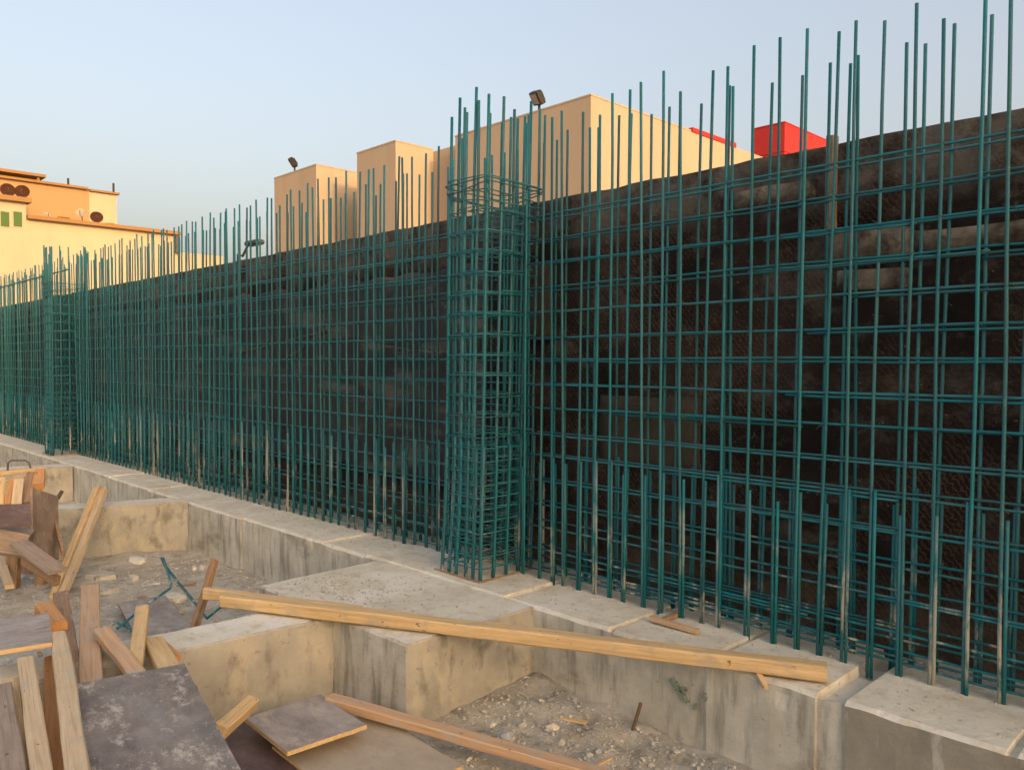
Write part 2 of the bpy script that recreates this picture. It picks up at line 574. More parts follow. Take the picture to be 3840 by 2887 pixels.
def strip():
    bm = bmesh.new()
    X0, X1 = -30.0, 2.5
    xs = []
    x = X0
    while x < X1:
        xs.append(x)
        x += 0.035 if x > -9 else 0.09
    for g in GROOVES:
        xs += [g - 0.028, g - 0.02, g + 0.02, g + 0.028]
    xs += [-1.951, -1.945, -1.795, -1.789]
    xs = sorted(set(round(q, 4) for q in xs))
    sect = [(4.26, -0.80), (4.26, -0.62), (4.26, -0.45), (4.26, -0.3), (4.26, -0.16), (4.26, -0.06), (4.262, -0.022), (4.285, 0.0)]
    sect += [(4.285 + 0.97 * k / 9, 0.0) for k in range(1, 10)]
    cols = []
    for x in xs:
        segi = sum(1 for g in GROOVES + [-1.87] if x > g)
        rr = random.Random(segi * 13 + 5)
        dz, dy = rr.uniform(-0.012, 0.010), rr.uniform(-0.016, 0.016)
        wide = -1.948 < x < -1.792
        groove = any(abs(x - g) < 0.024 for g in GROOVES)
        col = []
        for k, (y, z) in enumerate(sect):
            p = Vector((x, y, z))
            nz = 0.007 * noise.fractal(p * 2.5, 1, 2, 4)
            if k < 7:
                yy = y + dy + 0.008 * noise.fractal(p * 2.2, 1, 2, 4) + 0.05 * max(0, noise.noise(p * 8) - 0.2) * (1 if k > 4 else 0.25)
                zz = z + (dz if k > 4 else 0)
                if wide:
                    yy += 0.018
                if k >= 5:
                    zz += 0.010 * noise.noise(Vector((x * 5, 2, k)))
            else:
                skew = (y - 4.285) * 0.0
                yy = y + (dy if k == 7 else 0)
                if k == 7:
                    yy += 0.018 * abs(noise.noise(Vector((x * 6, 1, 1)))) + 0.035 * max(0, noise.noise(Vector((x * 11, 4, 1))) - 0.18)
                zz = z + dz + nz
                if groove:
                    zz -= 0.035
                if wide:
                    zz -= 0.065
                    yy = max(yy, 4.30)
            col.append(bm.verts.new((x, yy, zz)))
        cols.append(col)
    for i in range(len(cols) - 1):
        xm = (xs[i] + xs[i + 1]) / 2
        for k in range(len(sect) - 1):
            f = bm.faces.new((cols[i][k], cols[i + 1][k], cols[i + 1][k + 1], cols[i][k + 1]))
            f.material_index = (2 if xm > -1.79 else 0) if k < 6 else 1
    o = link('strip_footing', bm, [M['slab_face'], M['slab_top'], M['dark_face']])
    return tag(o, 'long grey concrete strip footing running along the foot of the dark wall', 'footing')


strip()


def poly_block(name, plan, z0, z1, label, cat, group=None, cut=0.07):
    """A cast block with a plan outline: subdivided, slightly uneven sides, worn upper arris."""
    bm = bmesh.new()
    pts = []
    for a, b in zip(plan, plan[1:] + plan[:1]):
        a, b = Vector(a), Vector(b)
        n = max(1, int((b - a).length / cut))
        pts += [a + (b - a) * k / n for k in range(n)]
    area = sum(a[0] * b[1] - b[0] * a[1] for a, b in zip(plan, plan[1:] + plan[:1]))
    if area < 0:
        pts = pts[::-1]
    n = len(pts)
    zs = [z0, z0 + (z1 - z0) * 0.3, z0 + (z1 - z0) * 0.6, z1 - 0.08, z1 - 0.014, z1]
    rings = []
    for k, z in enumerate(zs):
        ring = []
        for i, p in enumerate(pts):
            t = (pts[(i + 1) % n] - pts[i - 1]).normalized()
            nr = Vector((t.y, -t.x))
            q = Vector((p.x, p.y, z))
            off = 0.008 * noise.fractal(q * 2.4, 1, 2, 3) - (0.012 + 0.02 * abs(noise.noise(q * 6)) + 0.05 * max(0, noise.noise(q * 9) - 0.2) if k == 5 else 0)
            ring.append(bm.verts.new((p.x + nr.x * off, p.y + nr.y * off, z + (0.008 * noise.noise(q * 4) if k >= 4 else 0))))
        rings.append(ring)
    for a, b in zip(rings, rings[1:]):
        for i in range(n):
            f = bm.faces.new((a[i], a[(i + 1) % n], b[(i + 1) % n], b[i]))
            nx = (pts[(i + 1) % n] - pts[i])
            nx = Vector((nx.y, -nx.x)).normalized()
            f.material_index = 2 if nx.x > 0.6 else 0  # faces turned towards +X take the ochre-blotched concrete
    f = bm.faces.new(rings[-1])
    f.material_index = 1
    bmesh.ops.triangulate(bm, faces=[f])
    o = link(name, bm, [M['slab_face'], M['slab_top'], M['yellow_face']])
    return tag(o, label, cat, group)


gb = 'ground beams running out from the strip footing'
poly_block('pad_footing', [(-4.13, 4.29), (-4.15, 3.10), (-4.97, 3.08), (-6.10, 3.07), (-6.10, 4.29)], -0.85, -0.004,
           'square concrete pad under the near rebar column, jutting from the strip footing', 'footing')
poly_block('ground_beam', [(-4.985, 3.074), (-5.26, 0.5), (-5.66, 0.5), (-5.40, 3.074)], -0.85, -0.007,
           'nearest concrete ground beam, joining the column pad, with timber lying across it', 'ground beam', gb)
poly_block('ground_beam', [(-10.40, 4.254), (-11.25, 2.0), (-11.70, 2.0), (-10.85, 4.254)], -0.85, -0.006,
           'ochre-blotched concrete ground beam with two long boards leaning on it', 'ground beam', gb)
poly_block('ground_beam', [(-15.3, 4.254), (-15.9, 2.2), (-16.35, 2.2), (-15.75, 4.254)], -0.85, -0.006,
           'farthest concrete ground beam, behind the heap of boards at the left edge', 'ground beam', gb)

# green paint smears on the footing face
root = empty('paint_splash', PY(2540, 2585, 4.24), 'green paint splashed down the face of the strip footing', 'paint splash')
for (pa_, pb_, wd_) in (((2512, 2545), (2545, 2592), 0.016), ((2545, 2590), (2576, 2640), 0.011), ((2556, 2575), (2566, 2598), 0.012), ((2640, 2598), (2646, 2632), 0.012), ((2600, 2640), (2604, 2662), 0.006)):
    a_, b_ = PY(*pa_, 4.25) - root.location, PY(*pb_, 4.25) - root.location
    dr = (b_ - a_).normalized()
    pr = Vector((-dr.z, 0, dr.x))
    bm = bmesh.new()
    L_, R_ = [], []
    for k in range(10):
        t = k / 9
        wv_ = wd_ * (0.25 + math.sin(math.pi * min(1, t * 0.9 + 0.08))) * R.uniform(0.5, 1.3)
        c_ = a_ + (b_ - a_) * t + pr * R.uniform(-0.006, 0.006)
        L_.append(c_ - pr * wv_)
        R_.append(c_ + pr * wv_)
    out = L_ + R_[::-1]
    f1 = [bm.verts.new(q + Vector((0, -0.002, 0))) for q in out]
    f2 = [bm.verts.new(q + Vector((0, 0.05, 0))) for q in out]
    for k in range(9):
        bm.faces.new((f1[k], f1[k + 1], f1[18 - k], f1[19 - k]))
    n_ = len(out)
    for k in range(n_):
        bm.faces.new((f1[k], f2[k], f2[(k + 1) % n_], f1[(k + 1) % n_]))
    bmesh.ops.recalc_face_normals(bm, faces=bm.faces)
    link('smear', bm, M['green_paint'], root)

# ------------------------------------------------------------------ the dark wall
WY, WTOP = 5.25, 3.26
wall = empty('masonry_wall', (-10, WY, 0), 'long dark brown rough masonry wall standing behind the green rebar', 'wall')


def wall_body():
    bm = bmesh.new()
    xs, x = [], -34.0
    while x < 16:
        xs.append(x)
        x += 0.09 if x > -12 and x < 0 else 0.2
    zs = [-0.8, -0.3] + [0.09 * k for k in range(37)] + [WTOP]
    cols = []
    for x in xs:
        col = []
        for k, z in enumerate(zs):
            p = Vector((x, 3.0, z))
            d = 0.035 * noise.fractal(p * 1.7, 1, 2, 5) + 0.02 * noise.noise(p * 6)
            zz = z + (0.010 * noise.noise(Vector((x * 3, 0, 0))) if k == len(zs) - 1 else 0)
            col.append(bm.verts.new((x, WY + d, zz)))
        zt = col[-1].co.z
        col.append(bm.verts.new((x, WY + 0.25, zt)))
        col.append(bm.verts.new((x, WY + 0.25, -0.8)))
        cols.append(col)
    for a, b in zip(cols, cols[1:]):
        for k in range(len(a) - 1):
            bm.faces.new((a[k], b[k], b[k + 1], a[k + 1]))
    bm.faces.new(cols[0][::-1])
    bm.faces.new(cols[-1])
    for v in bm.verts:
        v.co -= Vector((-10, WY, 0))
    link('masonry', bm, M['wall'], wall)


wall_body()


def patch(name, x0, x1, z0, z1, th, mt, rg=0.03, y=WY, cell=0.08, lab=None):
    """A rough patch of mortar or sheet fixed on the wall face, as a thick irregular slab."""
    bm = bmesh.new()
    nx, nz = max(3, int((x1 - x0) / cell)), max(2, int((z1 - z0) / cell))
    f, b = {}, {}
    for i in range(nx + 1):
        for j in range(nz + 1):
            x, z = x0 + (x1 - x0) * i / nx, z0 + (z1 - z0) * j / nz
            if i in (0, nx):
                x += noise.noise(Vector((x0, z * 4, 1))) * rg
            if j in (0, nz):
                z += noise.noise(Vector((x * 2.5, z0, 2))) * rg
            p = Vector((x, 7, z))
            d = 0.018 * noise.fractal(p * 2.6, 1, 2, 4)
            f[i, j] = bm.verts.new((x + 10, -th - 0.035 + d, z))
            b[i, j] = bm.verts.new((x + 10, 0.06, z))
    for i in range(nx):
        for j in range(nz):
            bm.faces.new((f[i, j], f[i + 1, j], f[i + 1, j + 1], f[i, j + 1]))
    for i in range(nx):
        for j in (0, nz):
            bm.faces.new((f[i, j], b[i, j], b[i + 1, j], f[i + 1, j]))
    for j in range(nz):
        for i in (0, nx):
            bm.faces.new((f[i, j], f[i, j + 1], b[i, j + 1], b[i, j]))
    bmesh.ops.recalc_face_normals(bm, faces=bm.faces)
    o = link(name, bm, M[mt], wall, smooth=True)
    if lab:
        o['label'] = lab
    return o


def wx(px, py=1350):
    return PY(px, py, WY).x


def wz(px, py):
    return PY(px, py, WY).z


patch('mortar_patch', wx(3110), wx(3420), wz(3260, 975), wz(3260, 870), 0.02, 'wall_patch', lab='pale mortar band on the dark masonry')
patch('mortar_patch', wx(3430), wx(3900), wz(3600, 925), wz(3600, 850), 0.015, 'wall_patch')
patch('mortar_patch', wx(3150), wx(3420), wz(3280, 1090), wz(3280, 1015), 0.006, 'wall_patch')
patch('mortar_patch', wx(2760), wx(3060), wz(2900, 770), wz(2900, 700), 0.01, 'wall_patch')
patch('board_patch', wx(1930), wx(2066), 2.02, 2.72, 0.02, 'wall_board', 0.006, lab='dull greenish board on the dark wall beside the near column')
patch('mortar_patch', wx(2260), wx(2630), 0.98, 1.55, 0.004, 'wall_board', 0.03)
patch('black_sheeting', -18.6, -5.75, 0.55, 2.75, 0.012, 'sheeting', 0.10, cell=0.11, lab='black wrinkled sheeting hung on the left part of the wall')

# light creases standing out on the sheeting
for (a, b) in (((790, 1350), (1250, 1235)), ((1075, 1345), (1260, 1215)), ((450, 1315), (560, 1355)), ((1440, 1300), (1690, 1330)), ((300, 1215), (370, 1245))):
    bm = bmesh.new()
    p, q = PY(*a, WY - 0.055), PY(*b, WY - 0.055)
    n = 14
    tube(bm, [p + (q - p) * k / n + Vector((0, 0.008 * noise.noise(Vector((k, 1, 2))), 0.03 * noise.noise(Vector((k * .4, a[0], 0))))) - wall.location for k in range(n + 1)], 0.014, 5)
    link('sheeting_crease', bm, M['wall_patch'], wall)

# wooden stake on top of the wall
p0 = PY(3150, 525, WY + 0.05)
board('wooden_stake', Vector((p0.x, WY - 0.07, p0.z)), Vector((p0.x, WY - 0.07, p0.z - 0.62)), 0.085, 0.05, 'wood_brown',
      'short brown wooden stake standing against the top of the dark wall', 'stake')

# ------------------------------------------------------------------ rebar mats
FY, BY = 4.834, 5.035
gm = 'green rebar mats tied up in front of the wall'
px_front = [1966, 2027, 2069, 2110, 2166, 2229, 2284, 2344, 2412, 2477, 2555, 2631, 2704, 2804, 2904, 2991, 3078, 3171, 3268, 3394, 3503, 3646, 3771]


def bottom_x(px):
    d = Vector((0, 0, 0))
    b = (px - CX) / FPX
    d = AX + RT * b
    return d.x * FY / d.y


front_right = [bottom_x(p) for p in px_front]
while front_right[-1] < 1.6:
    front_right.append(front_right[-1] + R.uniform(0.165, 0.195))


def run(x0, x1):
    a = []
    x = x0
    while x < x1:
        a.append(x)
        x += R.uniform(0.155, 0.185)
    return a


def mat_layer(x_list, y, xr, name_label, tops, lean, seed, off_h, seg=7, lap_rows=()):
    rr = random.Random(seed)
    x0, x1 = xr
    root = empty('rebar_mat', ((x0 + x1) / 2, y, 0), name_label, 'rebar mat', gm)
    L = root.location.copy()
    for x in x_list:
        top = tops + rr.uniform(-0.05, 0.04) - (0.10 if rr.random() < 0.1 else 0)
        ln = lean + rr.gauss(0, 0.007)
        ly = rr.gauss(0, 0.005)
        amp = 0.010
        bm = bmesh.new()
        pts = []
        nn = 9
        for k in range(nn):
            z = -0.06 + (top + 0.06) * k / (nn - 1)
            q = Vector((x * 3.1, y * 7, z * 0.9 + seed))
            pts.append(Vector((x + ln * z + amp * noise.noise(q), y + ly * z + amp * 0.6 * noise.noise(q + Vector((5, 5, 5))), z)) - L)
        tube(bm, pts, 0.0106, seg)
        link('vertical_bar', bm, M['rebar_splashed'] if rr.random() < 0.10 else M['rebar'], root)
        # starter bar cast in the footing, lapped beside it
        h = 1.0 + rr.uniform(-0.08, 0.08)
        sx = x + rr.choice((-1, 1, 1)) * rr.uniform(0.019, 0.023)
        sl = ln + rr.gauss(0, 0.003)
        bm = bmesh.new()
        tube(bm, [Vector((sx + sl * z, y + 0.004 + rr.uniform(-.003, .003), z)) - L for z in (-0.06, h * 0.5, h)], 0.0106, seg)
        link('starter_bar', bm, M['rebar_splashed'] if rr.random() < 0.12 else M['rebar'], root)
    row = 0
    z = 0.06
    while z < 3.08:
        zz = z + rr.uniform(-0.014, 0.014)
        n = max(8, int((x1 - x0) / 0.5))
        a = rr.uniform(-0.02, 0.02)
        bm = bmesh.new()
        pts = [Vector((x0 + (x1 - x0) * k / n, y + off_h + 0.004 * noise.noise(Vector((k, z * 9, seed))), zz + a * (k / n - 0.5) + 0.013 * noise.noise(Vector((k * 0.8, z * 5, seed + 3))))) - L for k in range(n + 1)]
        tube(bm, pts, 0.0082, 6)
        link('horizontal_bar', bm, M['rebar'], root)
        if row in lap_rows:
            xa = x0 + (x1 - x0) * rr.uniform(0.1, 0.55)
            xb = min(x1, xa + rr.uniform(0.9, 1.9))
            bm = bmesh.new()
            tube(bm, [Vector((xa + (xb - xa) * k / 6, y + off_h + 0.001, zz - 0.021 + 0.008 * noise.noise(Vector((k, z, 2))))) - L for k in range(7)], 0.0082, 6)
            link('lap_bar', bm, M['rebar'], root)
        z += (0.09 if row == 0 else 0.2) if z < 0.1 else (0.09 if z < 0.2 else 0.2)
        row += 1
    return root


LEAN = 0.010
r0 = (-4.80, 1.7)
mat_layer(front_right, FY, r0, 'front layer of green rebar between the near column and the right edge', 3.86, LEAN, 3, 0.019, 8, (1, 2, 3, 6, 9, 12, 13, 14))
mat_layer([x + R.uniform(-0.05, 0.09) for x in front_right], BY, r0, 'rear layer of green rebar close to the wall, right of the near column', 3.73, LEAN, 4, -0.019, 7, (2, 5, 8, 11, 13))
lf = run(-17.0, -5.5)
r1 = (-17.1, -5.42)
mat_layer(lf, FY, r1, 'front layer of green rebar on the long stretch between both columns', 3.86, LEAN, 5, 0.019, 6, (1, 4, 7, 10, 13))
mat_layer([x + R.uniform(-0.05, 0.09) for x in lf] + [-5.42, -5.26, -5.09, -4.93], BY, (-17.1, -4.86), 'rear layer of green rebar behind the long stretch between both columns', 3.73, LEAN, 6, -0.019, 6, (3, 6, 11))
fl = run(-27.5, -17.75)
r2 = (-27.6, -17.7)
mat_layer(fl, FY, r2, 'front layer of green rebar left of the far column, at the left edge', 3.88, LEAN, 7, 0.019, 5)
mat_layer([x + R.uniform(-0.05, 0.09) for x in fl], BY, r2, 'rear layer of green rebar left of the far column, by the wall', 3.80, LEAN, 8, -0.019, 5)


# ------------------------------------------------------------------ column cages
def cage(x0, x1, y0, y1, label, seed, lean, seg):
    rr = random.Random(seed)
    root = empty('column_cage', ((x0 + x1) / 2, (y0 + y1) / 2, 0), label, 'rebar cage', 'green rebar cages of the columns')
    L = root.location.copy()
    pos = []
    nx, ny = 6, 5
    for i in range(nx):
        for y in (y0, y1):
            pos.append((x0 + (x1 - x0) * i / (nx - 1), y))
    for j in range(1, ny - 1):
        for x in (x0, x1):
            pos.append((x, y0 + (y1 - y0) * j / (ny - 1)))
    for (x, y) in pos:
        for lap in (0, 1):
            top = (4.02 + rr.uniform(-0.16, 0.06)) if not lap else 1.15 + rr.uniform(-0.05, 0.05)
            o = rr.uniform(0.02, 0.03) if lap else 0
            ln = lean + rr.gauss(0, 0.004)
            bm = bmesh.new()
            pts = []
            for k in range(8):
                z = -0.06 + (top + 0.06) * k / 7
                flare = -0.045 * max(0, 1 - z / 0.7) * (1 if x < (x0 + x1) / 2 else 0.2)
                pts.append(Vector((x + o + flare + ln * z + 0.006 * noise.noise(Vector((x * 9, y * 9, z + seed))), y - o * 0.5 + 0.006 * noise.noise(Vector((y * 9, x * 9, z))), z)) - L)
            tube(bm, pts, 0.0124, seg)
            link('starter_bar' if lap else 'vertical_bar', bm, M['rebar_splashed'] if rr.random() < 0.12 else M['rebar'], root)
    zs = []
    z = 0.10
    while z < 3.15:
        zs.append((z, 0.02))
        z += 0.10 if z < 1.15 else 0.17
    zs += [(3.17, 0.03), (3.21, 0.04), (3.25, 0.035), (3.30, 0.05), (3.33, 0.035)]
    for i, (z, g) in enumerate(zs):
        loose = g > 0.025
        tilt = rr.gauss(0, 0.012) if not loose else rr.gauss(0, 0.05)
        tx = rr.gauss(0, 0.012) if not loose else rr.gauss(0, 0.06)
        cx = lean * z + rr.gauss(0, 0.004)
        q = [(x0 - g, y0 - g), (x1 + g, y0 - g), (x1 + g, y1 + g), (x0 - g, y1 + g)]
        pts = []
        for a, b in zip(q, q[1:] + q[:1]):
            for s in (0.06, 0.35, 0.65, 0.94):
                X, Y = a[0] + (b[0] - a[0]) * s, a[1] + (b[1] - a[1]) * s
                pts.append(Vector((X + cx, Y, z + tilt * (X - L.x) + tx * (Y - L.y))) - L)
        pts.append(pts[0] + Vector((0, 0, 0.008)))
        bm = bmesh.new()
        tube(bm, pts, 0.0055, 5)
        link('stirrup', bm, M['rebar'], root)
        if not loose:
            for (ax, bx, ay, by) in ((x0 + (x1 - x0) * 0.25, x0 + (x1 - x0) * 0.75, y0 - 0.018, y1 + 0.018), (x0 - 0.018, x1 + 0.018, y0 + (y1 - y0) / 3, y0 + (y1 - y0) * 2 / 3)):
                dz = rr.uniform(0.008, 0.03)
                bm = bmesh.new()
                q = [(ax, ay), (bx, ay), (bx, by), (ax, by), (ax, ay)]
                tube(bm, [Vector((a + cx, b, z + dz + tilt * (a - L.x) + tx * (b - L.y))) - L for a, b in q], 0.0048, 5)
                link('stirrup', bm, M['rebar'], root)
        if i % 2 == 0 and not loose:
            bm = bmesh.new()
            xm = (x0 + x1) / 2 + rr.choice((-1, 1)) * (x1 - x0) / 8
            tube(bm, [Vector((xm + cx, y0 - 0.02, z + 0.012)) - L, Vector((xm + cx, y1 + 0.02, z + 0.012)) - L], 0.0055, 5)
            link('cross_tie', bm, M['rebar'], root)
    # timber kicker left round the foot of the column
    bm = bmesh.new()
    for (a, b) in (((x0 - 0.09, y0 - 0.06), (x1 + 0.05, y0 - 0.035)), ((x1 + 0.03, y0 - 0.03), (x1 + 0.06, y1))):
        box(bm, (a[0], a[1], -0.01), (b[0], b[1], 0.018), 0.003)
    k = link('kicker', bm, M['wood_brown'], root, loc=-L)
    return root


cage(-5.36, -4.90, 4.43, 5.02, 'near tall column cage of green rebar, in the middle of the picture', 21, 0.030, 8)
cage(-17.62, -17.10, 4.43, 5.02, 'far tall column cage of green rebar, near the left edge', 22, 0.020, 6)

# rail tied across the far mat
bm = bmesh.new()
tube(bm, [Vector((-27.5 + 10.2 * k / 10, FY - 0.02, 3.62 + 0.01 * noise.noise(Vector((k, 0, 0))))) for k in range(11)], 0.017, 6)
o = link('rail_bar', bm, M['rebar'])
tag(o, 'single green bar tied level across the upper rebar left of the far column', 'rebar')

# ------------------------------------------------------------------ buildings behind the wall
def boxes(name, lst, mt, parent, bev=0.0):
    bm = bmesh.new()
    for lo, hi in lst:
        box(bm, lo, hi, bev)
    o = link(name, bm, M[mt])
    o.parent = parent
    o.matrix_parent_inverse = parent.matrix_basis.inverted()
    return o


E = EYE
GB = -0.7
tb = empty('tan_building', (-30, 27, GB), 'tan rendered building with stepped flat-roofed blocks behind the wall', 'building')
T = E + 10.62
boxes('wall', [((-29.4, 25.0, GB), (-21.0, 40.0, T))], 'tan', tb)
boxes('wall', [((-35.402, 25.8, GB), (-29.403, 39.0, T - 0.06)), ((-47.0, 25.9, GB), (-35.405, 38.9, T - 0.10))], 'tan', tb)
boxes('projecting_bay', [((-35.4, 23.45, GB), (-32.05, 25.797, T + 0.02))], 'tan', tb)
boxes('projecting_bay', [((-43.7, 23.2, GB), (-39.0, 25.895, T + 0.03))], 'tan', tb)
for lo, hi in (((-29.42, 24.98, T), (-20.98, 25.32, T + 0.07)), ((-21.30, 25.323, T), (-20.98, 32.2, T + 0.07)),
               ((-35.42, 23.43, T + 0.02), (-32.03, 23.75, T + 0.09)), ((-32.35, 23.753, T + 0.02), (-32.03, 25.79, T + 0.09)),
               ((-43.72, 23.18, T + 0.03), (-38.98, 23.5, T + 0.10)), ((-39.30, 23.503, T + 0.03), (-38.98, 25.89, T + 0.10))):
    boxes('roof_coping', [(lo, hi)], 'tan', tb)
boxes('red_coping', [((-21.6, 32.3, T - 0.02), (-20.95, 36.2, T + 0.20))], 'red', tb)
boxes('roof_duct', [((-23.5, 27.0, T), (-22.2, 28.2, T + 0.34))], 'dish_white', tb)

rb = empty('red_building', (-22, 44, GB), 'bright red box-shaped building top behind the wall and rebar', 'building')
h1, h2 = E + 11.35, E + 12.95
boxes('wall', [((-22.9, 41.3, GB), (-21.0, 46.8, h1 - 0.02))], 'red', rb)
boxes('cladding_band', [((-22.92, 41.28, h1), (-20.98, 46.82, h2 - 0.06))], 'red', rb)
boxes('roof_coping', [((-22.95, 41.25, h2 - 0.058), (-20.95, 46.85, h2))], 'red', rb)


def floodlight(loc, s, label, yaw):
    root = empty('floodlight', loc, label, 'floodlight', 'floodlights on the parapets', yaw)
    bm = bmesh.new()
    box(bm, (-0.05, -0.05, 0), (0.05, 0.05, 0.35), 0.01)
    link('bracket', bm, M['black_metal'], root)
    bm = bmesh.new()
    box(bm, (-0.42, -0.16, -0.32), (0.42, 0.16, 0.32), 0.05)
    o = link('lamp_housing', bm, M['black_metal'], root, loc=(0, -0.10, 0.62))
    o.rotation_euler = (rad(32), rad(12), 0)
    bm = bmesh.new()
    box(bm, (-0.33, -0.172, -0.24), (0.33, -0.162, 0.24))
    g = link('lens', bm, M['lamp_glass'], o)
    bm = bmesh.new()
    for k in range(6):
        box(bm, (-0.3 + k * 0.11, 0.163, -0.2), (-0.26 + k * 0.11, 0.22, 0.2))
    link('cooling_fin', bm, M['black_metal'], o)
    root.scale = (s, s, s)
    return root


q = PY(2022, 415, 25.15)
floodlight((q.x, 25.15, T + 0.05), 0.92, 'black floodlight on the tallest tan block, beside its corner', rad(-20))
q = PY(1105, 640, 23.35)
floodlight((q.x, 23.35, T + 0.08), 0.9, 'black floodlight on the lowest tan block, at the left', rad(-34))

# small lamp on an arm behind the wall top
root = empty('wall_lamp', (PY(965, 950, WY + 0.3).x, WY + 0.17, WTOP - 0.02), 'small grey lamp on a bent arm behind the top of the dark wall', 'lamp')
bm = bmesh.new()
tube(bm, [Vector((-0.35, 0, -0.05)), Vector((-0.35, 0, 0.16)), Vector((-0.2, 0, 0.12)), Vector((-0.02, 0, 0.27))], 0.018, 6)
link('arm', bm, M['grey_metal'], root)
bm = bmesh.new()
box(bm, (-0.02, -0.07, 0.24), (0.36, 0.07, 0.31), 0.02)
link('lamp_head', bm, M['grey_metal'], root)

# pale houses at the left
hb = empty('cream_house', (-53, 15, GB), 'cream house with green shutters and a brown-edged roof terrace, far left', 'house')
z1, z2, z3 = E + 7.70, E + 8.55, E + 10.45
boxes('wall', [((-60, 11.8, GB), (-50, 20.0, z1))], 'cream', hb)
boxes('wall', [((-60, 2.0, GB), (-49.98, 11.797, z2))], 'cream', hb)
boxes('wall', [((-59.9, 20.003, GB), (-50.15, 23.0, E + 6.7))], 'cream', hb)
boxes('roof_ledge', [((-50.3, 11.8, z1 + 0.002), (-49.62, 20.12, z1 + 0.20))], 'ledge', hb)
boxes('roof_ledge', [((-50.4, 2.0, z2 + 0.002), (-49.6, 12.0, z2 + 0.26))], 'ledge', hb)
boxes('upper_storey', [((-62, 3.0, z1 - 0.5), (-54.0, 16.2, z3 + 0.05)), ], 'ochre', hb)
boxes('stair_tower', [((-61.9, 16.203, z1 - 0.5), (-54.0, 17.8, z3 - 0.02))], 'cream', hb)
boxes('roof_ledge', [((-54.2, 3.0, z3 + 0.053), (-53.75, 16.1, z3 + 0.19))], 'ledge', hb)
boxes('roof_ledge', [((-54.2, 16.2, z3), (-53.8, 17.95, z3 + 0.12))], 'ledge', hb)
boxes('roof_canopy', [((-58, 2.0, z3 + 0.55), (-54.4, 13.95, z3 + 0.72))], 'ledge', hb)
boxes('canopy_post', [((-54.75, 13.5, z3 + 0.06), (-54.6, 13.65, z3 + 0.548))], 'ledge', hb)
boxes('roof_pipe', [((-54.1, 15.0, z3 + 0.19), (-54.0, 15.1, z3 + 0.62))], 'black_metal', hb)
boxes('roof_pipe', [((-54.1, 17.6, z3 + 0.12), (-54.0, 17.7, z3 + 0.72))], 'black_metal', hb)
for (px, wd) in ((18, 0.40), (66, 0.40)):
    d = ray(px, 822)
    yy = (O + d * (-49.98 / d.x)).y
    zt, zb = (O + ray(px, 795) * (-49.98 / ray(px, 795).x)).z, (O + ray(px, 850) * (-49.98 / ray(px, 850).x)).z
    f = boxes('window_frame', [((-50.0, yy - wd / 2 - 0.06, zb - 0.06), (-49.95, yy + wd / 2 + 0.06, zt + 0.06))], 'cream', hb)
    bm = bmesh.new()
    box(bm, (-49.97, yy - wd / 2, zb), (-49.92, yy + wd / 2, zt))
    for k in range(6):
        zz = zb + (zt - zb) * (k + 0.3) / 6
        box(bm, (-49.921, yy - wd / 2 + 0.03, zz), (-49.90, yy + wd / 2 - 0.03, zz + 0.05))
    s = link('shutter', bm, M['shutter'])
    s.parent = f
    s.matrix_parent_inverse = f.matrix_world.inverted()
boxes('side_post', [((-49.9, 19.8, z1 - 1.1), (-49.7, 20.05, z1 + 0.0))], 'grey_metal', hb)


def dish(px, py, X, r, mt, label, zbase, tilt, yaw):
    d = ray(px, py)
    c = O + d * (X / d.x)
    root = empty('satellite_dish', (c.x, c.y, zbase), label, 'satellite dish', 'satellite dishes on the cream house', yaw)
    h = c.z - zbase
    bm = bmesh.new()
    tube(bm, [Vector((-0.12, 0, 0)), Vector((-0.12, 0, h * 0.7)), Vector((-0.03, 0, h))], 0.03, 6)
    link('mast', bm, M['grey_metal'], root)
    bm = bmesh.new()
    rings = []
    for k in range(6):
        rr_ = r * k / 5
        rings.append([bm.verts.new((0.35 * rr_ * rr_ / r, rr_ * math.cos(2 * math.pi * i / 20), rr_ * math.sin(2 * math.pi * i / 20))) for i in range(20)] if k else [bm.verts.new((0, 0, 0))])
    for i in range(20):
        bm.faces.new((rings[0][0], rings[1][i], rings[1][(i + 1) % 20]))
    for a, b in zip(rings[1:], rings[2:]):
        for i in range(20):
            bm.faces.new((a[i], b[i], b[(i + 1) % 20], a[(i + 1) % 20]))
    bmesh.ops.solidify(bm, geom=bm.faces[:], thickness=0.03)
    o = link('reflector', bm, M[mt], root, loc=(0, 0, h))
    o.rotation_euler = (0, -tilt, 0)
    bm = bmesh.new()
    tube(bm, [Vector((0.1, 0, -r * 0.8)), Vector((r * 0.9, 0, -0.05)), Vector((r * 0.95, 0, 0.04))], 0.02, 5)
    link('receiver_arm', bm, M['grey_metal'], o)
    return root


